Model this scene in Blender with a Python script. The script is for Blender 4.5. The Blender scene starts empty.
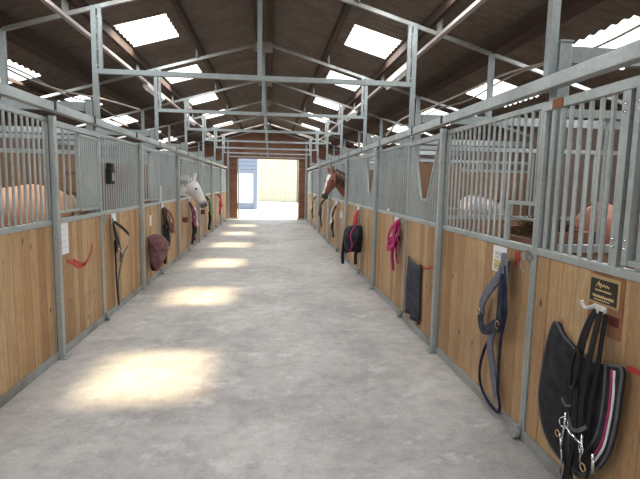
import bpy, bmesh, math, random
from mathutils import Vector, Matrix, noise
C = bpy.context.scene.collection
RND = random.Random(7)
XL, XR, XC = -2.015, 1.74, -0.137
YN, YF = -3.05, 22.62          # near and far gable
OUT = 5.2                      # outer wall distance from the centre line
FR = [2.95 + 3*j for j in range(7)]         # portal frames
GP = [4.66 + 3*j for j in range(6)]         # guide posts at the door's far side
ZW = 1.33
ORG = {}

# ---------------------------------------------------------------- helpers
class MB:
    def __init__(s): s.bm = bmesh.new()
    def box(s, x0, x1, y0, y1, z0, z1, bev=0):
        m = Matrix.Translation(((x0+x1)/2, (y0+y1)/2, (z0+z1)/2)) @ Matrix.Diagonal((abs(x1-x0), abs(y1-y0), abs(z1-z0), 1))
        r = bmesh.ops.create_cube(s.bm, size=1, matrix=m)
        if bev:
            es = list({e for v in r['verts'] for e in v.link_edges})
            bmesh.ops.bevel(s.bm, geom=es, offset=bev, segments=2, affect='EDGES', profile=.6)
        return s
    def sweep(s, pts, w, t, up=(1, 0, 0), seg=4, cap=True, closed=False):
        """cross-section w (perpendicular to up and the path) by t (along up); seg 4 = rectangle, else ellipse"""
        pts = [Vector(p) for p in pts]; up = Vector(up); n = len(pts); rings = []
        for i, p in enumerate(pts):
            if closed: a, b = pts[i-1], pts[(i+1) % n]
            else: a, b = pts[max(i-1, 0)], pts[min(i+1, n-1)]
            tg = (b-a).normalized()
            sd = tg.cross(up)
            if sd.length < .05: sd = tg.cross(Vector((0.1, 1, 0.2)))
            sd.normalize(); nn = sd.cross(tg).normalized()
            ww = w(i/(n-1)) if callable(w) else w
            if seg == 4: cs = [(-.5, -.5), (.5, -.5), (.5, .5), (-.5, .5)]
            else: cs = [(.5*math.cos(2*math.pi*k/seg), .5*math.sin(2*math.pi*k/seg)) for k in range(seg)]
            rings.append([s.bm.verts.new(p + sd*c[0]*ww + nn*c[1]*t) for c in cs])
        k = len(rings[0])
        rng = range(n) if closed else range(n-1)
        for i in rng:
            a, b = rings[i], rings[(i+1) % n]
            for j in range(k): s.bm.faces.new((a[j], a[(j+1) % k], b[(j+1) % k], b[j]))
        if cap and not closed:
            s.bm.faces.new(rings[0][::-1]); s.bm.faces.new(rings[-1])
        return s
    def tube(s, pts, r, seg=8, **k): return s.sweep(pts, 2*r, 2*r, up=k.pop('up', (.03, .02, 1)) if 'up' in k else _up(pts), seg=seg, **k)
    def bar(s, a, b, w, t=None, up=(0, 0, 1)): return s.sweep([a, b], w, t or w, up=up)
    def ring(s, c, r, th, axis=(1, 0, 0), seg=16):
        c = Vector(c); ax = Vector(axis).normalized(); u = ax.orthogonal().normalized(); v = ax.cross(u)
        return s.sweep([c + u*r*math.cos(a) + v*r*math.sin(a) for a in [2*math.pi*k/seg for k in range(seg)]], th, th, up=ax, seg=6, closed=True)
    def loft(s, rings, n=16):
        rs = []
        for c, a, b in rings:      # centre, half-axis vectors
            rs.append([s.bm.verts.new(c + a*math.cos(2*math.pi*k/n) + b*math.sin(2*math.pi*k/n)) for k in range(n)])
        for i in range(len(rs)-1):
            for j in range(n): s.bm.faces.new((rs[i][j], rs[i][(j+1) % n], rs[i+1][(j+1) % n], rs[i+1][j]))
        s.bm.faces.new(rs[0][::-1]); s.bm.faces.new(rs[-1]); return s
    def prism(s, poly, d):
        """poly: list of 3D points, extruded by vector d"""
        d = Vector(d); a = [s.bm.verts.new(Vector(p)) for p in poly]; b = [s.bm.verts.new(Vector(p)+d) for p in poly]
        n = len(a); s.bm.faces.new(a[::-1]); s.bm.faces.new(b)
        for i in range(n): s.bm.faces.new((a[i], a[(i+1) % n], b[(i+1) % n], b[i]))
        return s
    def ball(s, c, r, sc=(1, 1, 1), seg=12):
        bmesh.ops.create_uvsphere(s.bm, u_segments=seg, v_segments=seg//2+2, radius=r, matrix=Matrix.Translation(c) @ Matrix.Diagonal((*sc, 1)))
        return s
    def build(s, name, mat, parent=None, smooth=False, mods=None):
        if s.bm.faces: bmesh.ops.recalc_face_normals(s.bm, faces=s.bm.faces[:])
        me = bpy.data.meshes.new(name)
        off = Vector((0, 0, 0))
        if parent is not None: off = ORG.get(parent.name, off)
        if parent is not None: bmesh.ops.translate(s.bm, verts=s.bm.verts[:], vec=-off)
        s.bm.to_mesh(me); s.bm.free()
        if smooth:
            for p in me.polygons: p.use_smooth = True
        me.materials.append(mat)
        o = bpy.data.objects.new(name, me); C.objects.link(o)
        if parent is not None:
            o.parent = parent; ORG[o.name] = off
        return o
def _up(pts):
    a, b = Vector(pts[0]), Vector(pts[-1]); d = (b-a)
    return (0, 0, 1) if abs(d.z) < .7*d.length + 1e-6 else (1, .02, 0)
def smooth_path(pts, k=6, closed=False):
    P = [Vector(p) for p in pts]; out = []; n = len(P)
    for i in range(n if closed else n-1):
        if closed: p0, p1, p2, p3 = P[i-1], P[i], P[(i+1) % n], P[(i+2) % n]
        else: p0, p1, p2, p3 = P[max(i-1, 0)], P[i], P[i+1], P[min(i+2, n-1)]
        for j in range(k):
            t = j/k
            out.append(.5*((2*p1) + (p2-p0)*t + (2*p0-5*p1+4*p2-p3)*t*t + (3*p1-p0-3*p2+p3)*t**3))
    if not closed: out.append(P[-1])
    return out
def thing(name, label, cat, loc=(0, 0, 0), group=None, kind=None):
    o = bpy.data.objects.new(name, None); C.objects.link(o); o.location = loc; o.empty_display_size = .1
    ORG[o.name] = Vector(loc)
    return tag(o, label, cat, group, kind)
def tag(o, label, cat, group=None, kind=None):
    o['label'] = label; o['category'] = cat
    if group: o['group'] = group
    if kind: o['kind'] = kind
    return o
def U(s, u, y, z):          # u = distance out of the stall front into the aisle
    return Vector(((XL + u) if s < 0 else (XR - u), y, z))
def ubox(mb, s, u0, u1, y0, y1, z0, z1, bev=0):
    a, b = U(s, u0, 0, 0).x, U(s, u1, 0, 0).x
    return mb.box(min(a, b), max(a, b), y0, y1, z0, z1, bev)

# ---------------------------------------------------------------- materials
def mat(name, col, rough=.6, metal=0., build=None, spec=.5):
    m = bpy.data.materials.new(name); m.use_nodes = True
    b = m.node_tree.nodes['Principled BSDF']
    b.inputs['Base Color'].default_value = (*col, 1); b.inputs['Roughness'].default_value = rough; b.inputs['Metallic'].default_value = metal
    b.inputs['Specular IOR Level'].default_value = spec
    if build: build(m.node_tree, b)
    return m
def ramp(nt, fac, stops):
    r = nt.nodes.new('ShaderNodeValToRGB'); e = r.color_ramp.elements
    while len(e) < len(stops): e.new(.5)
    for i, (p, c) in enumerate(stops): e[i].position = p; e[i].color = (*c, 1)
    nt.links.new(fac, r.inputs[0]); return r.outputs[0]
def noise_n(nt, scale, detail=4, stretch=None, rough=.55, off=None):
    tc = nt.nodes.new('ShaderNodeNewGeometry'); mp = nt.nodes.new('ShaderNodeMapping')
    nt.links.new(tc.outputs['Position'], mp.inputs[0])
    if stretch: mp.inputs['Scale'].default_value = stretch
    if off is not None: nt.links.new(off, mp.inputs['Location'])
    n = nt.nodes.new('ShaderNodeTexNoise'); n.inputs['Scale'].default_value = scale; n.inputs['Detail'].default_value = detail; n.inputs['Roughness'].default_value = rough
    nt.links.new(mp.outputs[0], n.inputs['Vector']); return n.outputs[0]
def mix(nt, fac, a, b, mode='MIX'):
    n = nt.nodes.new('ShaderNodeMix'); n.data_type = 'RGBA'; n.blend_type = mode
    for s, v in ((0, fac), (6, a), (7, b)):
        if isinstance(v, (int, float)): n.inputs[s].default_value = v
        elif isinstance(v, tuple): n.inputs[s].default_value = (*v, 1)
        else: nt.links.new(v, n.inputs[s])
    return n.outputs[2]
def bump(nt, b, h, strength=.3, dist=.01):
    n = nt.nodes.new('ShaderNodeBump'); n.inputs['Strength'].default_value = strength; n.inputs['Distance'].default_value = dist
    nt.links.new(h, n.inputs['Height']); nt.links.new(n.outputs[0], b.inputs['Normal'])

def wood_build(c0, c1, c2, stretch=(9, 9, .9), knots=True):
    def f(nt, b):
        g = nt.nodes.new('ShaderNodeNewGeometry')
        rnd = g.outputs['Random Per Island']
        mul = nt.nodes.new('ShaderNodeVectorMath'); mul.operation = 'SCALE'; mul.inputs[0].default_value = (3, 5, 17); nt.links.new(rnd, mul.inputs['Scale'])
        base = ramp(nt, rnd, [(0, c0), (.35, c1), (.6, c1), (.8, c2), (1, c0)])
        gr = noise_n(nt, 5, 5, stretch, .6, mul.outputs[0])
        col = mix(nt, ramp(nt, gr, [(.35, (0, 0, 0)), (.7, (1, 1, 1))]), base, tuple(x*.55 for x in c2), 'MIX')
        col2 = mix(nt, .5, base, col)
        fine = noise_n(nt, 26, 2, stretch, .5, mul.outputs[0])
        col3 = mix(nt, .3, col2, ramp(nt, fine, [(.3, tuple(x*.5 for x in c2)), (.65, c1)]))
        if knots:
            v = nt.nodes.new('ShaderNodeTexVoronoi'); v.inputs['Scale'].default_value = 3.2
            mp = nt.nodes.new('ShaderNodeMapping'); mp.inputs['Scale'].default_value = (0.01, 2.2, 1.0); nt.links.new(g.outputs['Position'], mp.inputs[0]); nt.links.new(mul.outputs[0], mp.inputs['Location'])
            nt.links.new(mp.outputs[0], v.inputs['Vector'])
            col3 = mix(nt, ramp(nt, v.outputs['Distance'], [(.05, (1, 1, 1)), (.13, (0, 0, 0))]), col3, (.09, .035, .012))
        st = noise_n(nt, 1.3, 3)
        col4 = mix(nt, ramp(nt, st, [(.5, (0, 0, 0)), (.75, (.5, .5, .5))]), col3, tuple(x*.6 for x in c2))
        nt.links.new(col4, b.inputs['Base Color'])
        bump(nt, b, gr, .25, .004)
    return f
M = {}
M['pine'] = mat('pine', (.6, .36, .16), .6, build=wood_build((.66, .49, .28), (.56, .37, .19), (.33, .17, .085)), spec=.3)
M['dark_board'] = mat('dark_board', (.2, .1, .06), .75, build=wood_build((.40, .21, .14), (.34, .17, .115), (.22, .11, .075), (1.2, 9, 9), False), spec=.2)
M['purlin_wood'] = mat('purlin_wood', (.13, .08, .06), .8, build=wood_build((.11, .07, .052), (.095, .06, .045), (.07, .045, .034), (9, .9, 9), False), spec=.2)
M['partition_wood'] = mat('partition_wood', (.3, .2, .12), .75, build=wood_build((.34, .21, .12), (.29, .175, .10), (.20, .12, .075)), spec=.2)
def galv(base, dirt=.25):
    def f(nt, b):
        v = nt.nodes.new('ShaderNodeTexVoronoi'); v.inputs['Scale'].default_value = 45
        g = nt.nodes.new('ShaderNodeNewGeometry'); nt.links.new(g.outputs['Position'], v.inputs['Vector'])
        c = mix(nt, .25, base, ramp(nt, v.outputs['Color'], [(.2, tuple(x*.7 for x in base)), (.8, tuple(min(1, x*1.25) for x in base))]))
        n = noise_n(nt, 2.2, 5)
        c = mix(nt, ramp(nt, n, [(.45, (0, 0, 0)), (.7, (dirt,)*3)]), c, (.16, .13, .10))
        nt.links.new(c, b.inputs['Base Color'])
        nt.links.new(ramp(nt, n, [(.3, (.38,)*3), (.7, (.6,)*3)]), b.inputs['Roughness'])
    return f
M['galv'] = mat('galv', (.5, .56, .58), .5, .45, galv((.40, .445, .445)))
M['galv_frame'] = mat('galv_frame', (.3, .33, .33), .5, .4, galv((.26, .30, .305), .4))
M['galv_dull'] = mat('galv_dull', (.35, .36, .35), .6, .3, galv((.36, .38, .37), .7))
M['rust'] = mat('rust', (.3, .12, .06), .9)
def conc(nt, b):
    n1 = noise_n(nt, .75, 6, (1, .8, 1), .62); n2 = noise_n(nt, 7, 7, None, .75); n3 = noise_n(nt, 60, 2)
    n4 = noise_n(nt, 1.6, 8, (1, 1, 1), .7)
    c = ramp(nt, n1, [(.30, (.255, .235, .215)), (.46, (.375, .353, .328)), (.60, (.465, .44, .41))])
    fleck = ramp(nt, n2, [(.34, (.70,)*3), (.50, (1.0,)*3), (.66, (1.2,)*3)])
    c = mix(nt, .75, c, fleck, 'MULTIPLY')
    tw = noise_n(nt, 2.4, 9, (1, 1.4, 1), .78)
    c = mix(nt, ramp(nt, tw, [(.54, (0, 0, 0)), (.62, (.65,)*3)]), c, (.58, .565, .54))
    c = mix(nt, ramp(nt, n4, [(.36, (.6,)*3), (.46, (0, 0, 0))]), c, (.235, .215, .20))
    c = mix(nt, .15, c, ramp(nt, n3, [(.3, (.2,)*3), (.7, (.6,)*3)]))
    nt.links.new(c, b.inputs['Base Color'])
    nt.links.new(ramp(nt, n4, [(.35, (.52,)*3), (.65, (.8,)*3)]), b.inputs['Roughness'])
    bump(nt, b, n2, .25, .006)
M['concrete'] = mat('concrete', (.4, .39, .37), .7, build=conc, spec=.35)
def roofm(nt, b):
    n = noise_n(nt, 1.5, 6, (1, 1, 1), .65); n2 = noise_n(nt, 9, 4)
    c = ramp(nt, n, [(.3, (.13, .105, .088)), (.6, (.20, .168, .145)), (.8, (.28, .24, .205))])
    c = mix(nt, .3, c, ramp(nt, n2, [(.3, (.10, .08, .068)), (.7, (.26, .22, .19))]))
    nt.links.new(c, b.inputs['Base Color'])
M['roof'] = mat('roof', (.13, .11, .09), .85, build=roofm, spec=.2)
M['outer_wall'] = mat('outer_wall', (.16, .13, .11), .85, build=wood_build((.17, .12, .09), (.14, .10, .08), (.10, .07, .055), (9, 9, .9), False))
M['yard'] = mat('yard', (.72, .70, .66), .85, build=lambda nt, b: nt.links.new(ramp(nt, noise_n(nt, .5, 6), [(.3, (.66, .64, .60)), (.7, (.78, .76, .72))]), b.inputs['Base Color']))
M['cream'] = mat('cream', (.43, .40, .30), .6)
M['blue_steel'] = mat('blue_steel', (.12, .155, .22), .5)
M['white_panel'] = mat('white_panel', (.86, .88, .9), .5)
M['white_plastic'] = mat('white_plastic', (.8, .8, .78), .4)
M['tray'] = mat('tray', (.45, .41, .385), .55, .1)
M['conduit'] = mat('conduit', (.42, .40, .38), .5, .2)
M['paper'] = mat('paper', (.82, .84, .88), .7)
M['ink'] = mat('ink', (.25, .3, .42), .8)
M['pale_ink'] = mat('pale_ink', (.62, .68, .78), .8)
M['yellow_ink'] = mat('yellow_ink', (.6, .52, .22), .8)
M['green_ink'] = mat('green_ink', (.28, .33, .2), .8)
M['red_paint'] = mat('red_paint', (.5, .05, .035), .6)
M['red_web'] = mat('red_web', (.55, .03, .05), .7)
M['pink_web'] = mat('pink_web', (.42, .02, .13), .7)
M['white_web'] = mat('white_web', (.75, .72, .74), .7)
M['green_web'] = mat('green_web', (.16, .26, .07), .8)
def cloth(c, amt=.5):
    def f(nt, b):
        n = noise_n(nt, 14, 5)
        nt.links.new(ramp(nt, n, [(.3, tuple(x*(1-amt) for x in c)), (.7, tuple(min(1, x*(1+amt)) for x in c))]), b.inputs['Base Color'])
        bump(nt, b, noise_n(nt, 60, 2), .3, .003)
    return f
M['black_pad'] = mat('black_pad', (.02, .02, .024), .85, build=cloth((.022, .022, .027)), spec=.3)
M['grey_trim'] = mat('grey_trim', (.10, .10, .115), .85, build=cloth((.10, .10, .12), .25), spec=.3)
M['navy_pad'] = mat('navy_pad', (.03, .034, .05), .85, build=cloth((.035, .04, .058)), spec=.3)
M['black_leather'] = mat('black_leather', (.011, .010, .011), .6, spec=.25)
M['brown_leather'] = mat('brown_leather', (.13, .03, .02), .5, build=cloth((.14, .03, .02), .3))
M['burgundy'] = mat('burgundy', (.17, .09, .10), .8, build=cloth((.19, .095, .105), .35))
M['halter_grey'] = mat('halter_grey', (.15, .16, .19), .85, build=cloth((.15, .16, .195), .3), spec=.2)
M['navy_rope'] = mat('navy_rope', (.02, .025, .045), .9, build=cloth((.022, .027, .05), .5), spec=.2)
M['towel'] = mat('towel', (.06, .062, .075), .95, build=cloth((.062, .065, .08), .35), spec=.1)
M['chrome'] = mat('chrome', (.75, .76, .78), .22, 1.)
M['brass'] = mat('brass', (.7, .5, .25), .35, 1.)
M['gold'] = mat('gold', (.75, .6, .3), .45, .2)
M['plate_black'] = mat('plate_black', (.012, .012, .010), .4)
M['stained'] = mat('stained', (.30, .13, .06), .6, build=cloth((.30, .14, .07), .3))
M['gilt_frame'] = mat('gilt_frame', (.42, .29, .13), .5)
M['rubber'] = mat('rubber', (.02, .02, .02), .7)
M['hay'] = mat('hay', (.12, .08, .04), .95, build=cloth((.12, .075, .035), .6))
M['hair_dark'] = mat('hair_dark', (.012, .010, .010), .6)
M['hair_grey'] = mat('hair_grey', (.28, .27, .27), .7)
M['hair_flax'] = mat('hair_flax', (.55, .42, .28), .7)
M['eye'] = mat('eye', (.006, .004, .004), .12)
M['cord_red'] = mat('cord_red', (.45, .03, .04), .7)
mc = bpy.data.materials.new('coat'); mc.use_nodes = True
_b = mc.node_tree.nodes['Principled BSDF']; _a = mc.node_tree.nodes.new('ShaderNodeAttribute'); _a.attribute_name = 'coat'
mc.node_tree.links.new(_a.outputs['Color'], _b.inputs['Base Color']); _b.inputs['Roughness'].default_value = .6; _b.inputs['Sheen Weight'].default_value = .15
M['coat'] = mc
ms = bpy.data.materials.new('skylight_sheet'); ms.use_nodes = True
nt = ms.node_tree; nt.nodes.clear()
o_ = nt.nodes.new('ShaderNodeOutputMaterial'); tr = nt.nodes.new('ShaderNodeBsdfTranslucent'); tp = nt.nodes.new('ShaderNodeBsdfTransparent'); mx = nt.nodes.new('ShaderNodeMixShader')
tr.inputs[0].default_value = (.9, .92, .95, 1); tp.inputs[0].default_value = (1, .97, .9, 1); mx.inputs[0].default_value = .8
nt.links.new(tr.outputs[0], mx.inputs[1]); nt.links.new(tp.outputs[0], mx.inputs[2]); nt.links.new(mx.outputs[0], o_.inputs[0])
M['skylight'] = ms

# ---------------------------------------------------------------- shell
ORDN = ['nearest', 'second', 'third', 'fourth', 'fifth', 'sixth', 'seventh', 'eighth']
ORDN2 = ORDN
ORDP = ['nearest the camera'] + [o + ' from the camera' for o in ORDN[1:]]
SIDE = {-1: 'left', 1: 'right'}
ZR, SL = 4.48, .28
def roofz(x, extra=0.): return ZR - SL*abs(x-XC) + extra
tag(MB().box(XC-OUT-.1, XC+OUT+.1, YN-.15, YF+.35, -.2, 0).build('floor', M['concrete']), 'worn grey concrete floor slab of the stable aisle', 'floor', kind='structure')
gb = MB(); gb.box(-70, 70, YF+.35, 110, -.25, -.03); gb.box(-70, 70, -60, YN-.15, -.25, -.03); gb.box(-70, XC-OUT-.1, YN-.15, YF+.35, -.25, -.03); gb.box(XC+OUT+.1, 70, YN-.15, YF+.35, -.25, -.03)
tag(gb.build('ground', M['yard']), 'bright sunlit yard outside the far doorway', 'ground', kind='structure')

INY = lambda y: any(7.34+3*j <= y <= 8.40+3*j for j in range(-2, 5))
OUTY = lambda y: any(7.62+3*j <= y <= 8.80+3*j for j in range(-2, 5))
PER = .177; STEP = PER/6
def wav(y): return .013*math.cos(2*math.pi*y/PER)
ds = [0, 1.38, 2.10, 3.72, 4.10, 4.50, OUT+.25]
zone = ['o', 'in', 'o', 'out', 'out', 'o']
ny = int((YF+.4-(YN-.4))/STEP)
rb = bmesh.new(); panes = {}
for sg in (-1, 1):
    grid = [[None]*len(ds) for _ in range(ny+1)]
    def vert(b, i, k):
        y = YN-.4+i*STEP
        return b.verts.new((XC+sg*ds[k], y, ZR-SL*ds[k]+wav(y)))
    for i in range(ny+1):
        for k in range(len(ds)): grid[i][k] = vert(rb, i, k)
    for i in range(ny):
        ym = YN-.4+(i+.5)*STEP
        for k in range(len(ds)-1):
            z = zone[k]
            if (z == 'in' and INY(ym)) or (z == 'out' and OUTY(ym)):
                j = math.floor((ym-(7.34 if z == 'in' else 7.62)+1e-6)/3)
                panes.setdefault((sg, z, j), []).append((i, k)); continue
            rb.faces.new((grid[i][k], grid[i][k+1], grid[i+1][k+1], grid[i+1][k]))
bmesh.ops.recalc_face_normals(rb, faces=rb.faces[:])
me = bpy.data.meshes.new('ceiling'); rb.to_mesh(me); rb.free(); me.materials.append(M['roof'])
for p in me.polygons: p.use_smooth = True
co = bpy.data.objects.new('ceiling', me); C.objects.link(co); tag(co, 'dark brown corrugated fibre cement roof', 'roof', kind='structure')
wn = 0; LIGHTS = []
for (sg, z, j), cells in sorted(panes.items(), key=lambda q: (q[0][2], q[0][0], q[0][1])):
    b = bmesh.new(); vs = {}
    def gv(i, k):
        if (i, k) not in vs:
            y = YN-.4+i*STEP; vs[(i, k)] = b.verts.new((XC+sg*ds[k], y, ZR-SL*ds[k]+wav(y)))
        return vs[(i, k)]
    for i, k in cells: b.faces.new((gv(i, k), gv(i, k+1), gv(i+1, k+1), gv(i+1, k)))
    ys = [v.co.y for v in b.verts]; dd = [abs(v.co.x-XC) for v in b.verts]
    wn += 1
    me = bpy.data.meshes.new('window'); b.to_mesh(me); b.free(); me.materials.append(M['skylight'])
    o = bpy.data.objects.new('window_%d' % wn, me); C.objects.link(o)
    tag(o, '%s skylight sheet in the %s roof slope, %s' % ('inner' if z == 'in' else 'outer', SIDE[sg], 'behind the viewpoint' if j < -1 else 'number %d along from the camera end' % (j+2)), 'skylight', 'translucent roof skylights', 'structure')
    LIGHTS.append((sg, (min(dd)+max(dd))/2, (min(ys)+max(ys))/2, max(dd)-min(dd), max(ys)-min(ys)))

# side walls (vertical boards on the inside face)
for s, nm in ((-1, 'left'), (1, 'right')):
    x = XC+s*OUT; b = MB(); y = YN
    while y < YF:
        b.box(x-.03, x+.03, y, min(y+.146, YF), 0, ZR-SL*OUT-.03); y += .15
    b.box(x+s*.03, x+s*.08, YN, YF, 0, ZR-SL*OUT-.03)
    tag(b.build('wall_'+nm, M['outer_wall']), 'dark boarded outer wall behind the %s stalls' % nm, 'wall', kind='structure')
# gable walls of horizontal boards
def gable(name, y0, y1, x0, x1, ztop, label, m):
    b = MB(); z = 0; H = .14
    def clipx(z): return min(OUT+.05, (ZR-.06-z)/SL)
    while z < ZR-.1:
        zt = min(z+H-.006, ZR-.08); w0, w1 = clipx(z), max(.02, clipx(zt)-0)
        def pan(a, bq, at, bt):
            b.prism([(a, y0, z), (bq, y0, z), (bt, y0, zt), (at, y0, zt)], (0, y1-y0, 0))
        if zt <= ztop:
            pan(XC-w0, x0, XC-w1, x0); pan(x1, XC+w0, x1, XC+w1)
        else: pan(XC-w0, XC+w0, XC-w1, XC+w1)
        z += H
    ya, yb = (y0+.012, y1) if name == 'wall_far' else (y0, y1-.012)
    hw = (ZR-.08-ztop)/SL
    for a, c_ in ((XC-OUT, x0), (x1, XC+OUT)):
        b.prism([(a, ya+.01, 0), (c_, ya+.01, 0), (c_, ya+.01, ztop-.0), (a, ya+.01, ztop)], (0, yb-ya-.02, 0))
    b.prism([(XC-OUT, ya+.01, ztop), (XC+OUT, ya+.01, ztop), (XC+OUT, ya+.01, ZR-.1-SL*OUT), (XC, ya+.01, ZR-.1), (XC-OUT, ya+.01, ZR-.1-SL*OUT)], (0, yb-ya-.02, 0))
    tag(b.build(name, m), label, 'wall', kind='structure')
gable('wall_far', YF, YF+.05, -1.93, 1.66, 2.84, 'reddish brown boarded gable wall above the far doorway', M['dark_board'])
gable('wall_near', YN-.05, YN, -1.93, 1.66, 2.84, 'boarded gable wall at the camera end', M['dark_board'])

# far sliding doors
for i, (x0, x1, ed, nm) in enumerate(((-3.35, -1.47, -1.47, 'left'), (1.27, 3.15, 1.27, 'right'))):
    t = thing('door_%d' % (i+1), 'brown boarded sliding door leaf slid to the %s of the far doorway' % nm, 'door', (ed, YF+.12, 0), kind='structure')
    b = MB(); z = .06; b.box(x0+.05, x1-.05, YF+.115, YF+.125, .06, 2.84)
    while z < 2.7: b.box(x0+.05, x1-.05, YF+.10, YF+.13, z, z+.134); z += .14
    b.build('door_boards', M['dark_board'], t)
    b = MB(); b.box(ed-.03, ed+.03, YF+.07, YF+.15, .03, 2.9); xo = x0 if ed == x1 else x1
    b.box(xo-.03, xo+.03, YF+.07, YF+.15, .03, 2.9); b.box(x0, x1, YF+.08, YF+.14, 0.0, .06); b.box(x0, x1, YF+.08, YF+.14, 2.84, 2.9)
    b.build('door_frame', M['galv'], t)
t = thing('gable_frame', 'galvanised rails and posts fixed across the far gable wall', 'frame', (XC, YF-.05, 0))
for z in (2.88,):
    w = 1.78
    MB().bar((XC-w, YF-.06, z), (XC+w, YF-.06, z), .05).build('rail', M['galv'], t)
for x in (XC-1.8, XC+1.8): MB().box(x-.045, x+.045, YF-.12, YF-.03, 0, 3.70).build('post', M['galv'], t)
MB().box(XC-.03, XC+.03, YF-.13, YF-.095, 2.86, 4.15).build('king_post', M['galv'], t)
for s in (-1, 1): MB().bar((XC, YF-.05, 4.22), (XC+s*4.9, YF-.05, 4.22-.285*4.9), .05).build('rafter', M['galv'], t)

# ---------------------------------------------------------------- yard beyond the doorway
t = thing('farm_building', 'cream ribbed metal building across the yard behind the doorway', 'building', (5, 45, 0))
b = MB(); pts = []
x = -5.
prof = []
while x < 15: prof += [(x, 45.), (x+.28, 45.), (x+.33, 44.92), (x+.42, 44.92), (x+.47, 45.)]; x += .5
b.prism([(p[0], p[1], 0) for p in prof] + [(15, 52, 0), (-5, 52, 0)], (0, 0, 6)); b.build('ribbed_wall', M['cream'], t)
MB().prism([(-5.3, 44.6, 5.9), (-5.3, 52.4, 5.9), (-5.3, 48.5, 7.2)], (20.6, 0, 0)).build('roof', M['blue_steel'], t)
t = thing('site_cabin', 'blue grey metal cabin with a white opening seen through the doorway', 'cabin', (-2.8, 32.5, 0))
b = MB()
for k in range(5): b.box(-5.2, -.85, 31.3, 33.9, 2.28+k*.25, 2.28+k*.25+.235)
b.build('fascia', M['blue_steel'], t)
b = MB(); b.box(-5.2, -2.55, 31.35, 33.9, -.03, 2.28); b.box(-2.55, -1.08, 31.4, 33.9, -.03, .38); b.box(-1.08, -.85, 31.3, 33.9, -.03, 2.28); b.box(-2.55, -1.08, 33.7, 33.9, .38, 2.28)
b.build('wall_panel', M['blue_steel'], t)
MB().box(-2.53, -1.10, 31.5, 31.55, .38, 2.28).build('shutter', M['white_panel'], t)
tag(MB().box(0.0, .3, 29.0, 29.4, -.03, -.01).build('yard_drain', M['galv_dull']), 'small grey drain cover in the bright yard beyond the doorway', 'drain')

# ---------------------------------------------------------------- portal frames
def raft(d): return 4.20 - .29*d
for j, y in enumerate(FR):
    t = thing('portal_frame', 'galvanised portal frame spanning the aisle under the roof, %s' % ORDP[j], 'frame', (XC, y, 0), 'portal frames across the aisle')
    for s in (-1, 1):
        x = U(s, -.005, 0, 0).x; d = abs(x-XC)
        b = MB(); b.box(x-.027, x+.027, y-.027, y+.027, 2.42, raft(d)+.02); b.build('upright', M['galv_frame'], t)
        xi = x - s*.066
        b = MB(); b.box(xi-.019, xi+.019, y-.02, y+.02, 2.93, raft(abs(xi-XC)))
        ii = b.build('inner_strut', M['galv_frame'], t)
        for z in (3.02, 3.2, 3.38, 3.55): MB().ball((x-s*.037, y-.024, z), .013, seg=8).build('bolt', M['galv_dull'], t)
        x = x+s*.073; b = MB(); b.box(x-.04, x+.04, y-.045, y+.045, 0, 2.62, .006); b.box(x-.045, x+.045, y-.05, y+.05, 2.62, 2.632)
        b.build('stall_post', M['galv_frame'], t)
        xo = XC+s*(OUT-.04)
        MB().box(min(x+s*.05, xo), max(x+s*.05, xo), y-.03, y+.03, 2.5, 2.6).build('stall_beam', M['galv_frame'], t)
        MB().bar((XC, y, 4.20), (XC+s*(OUT-.05), y, raft(OUT-.05)), .038, .045).build('rafter', M['galv_dull'], t)
        xp = XC+s*2.88
        MB().box(xp-.03, xp+.03, y-.03, y+.03, 2.6, raft(2.88)).build('stall_strut', M['galv_frame'], t)
        b = MB()
        for d in (1.13, 2.15): MB().box(XC+s*d-.008+.04*s, XC+s*d+.008+.04*s, y-.08, y+.08, raft(d)+.0, raft(d)+.17).build('purlin_cleat', M['galv_dull'], t)
    MB().bar((U(-1, 0, 0, 0).x, y, 2.955), (U(1, 0, 0, 0).x, y, 2.955), .055).build('cross_tube', M['galv_frame'], t)
    MB().box(XC-.027, XC+.027, y-.027, y+.027, 2.95, 4.2).build('king_post', M['galv_frame'], t)
    MB().box(XC-.16, XC+.16, y-.04, y-.034, 4.02, 4.2).build('ridge_plate', M['galv_dull'], t)

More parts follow.
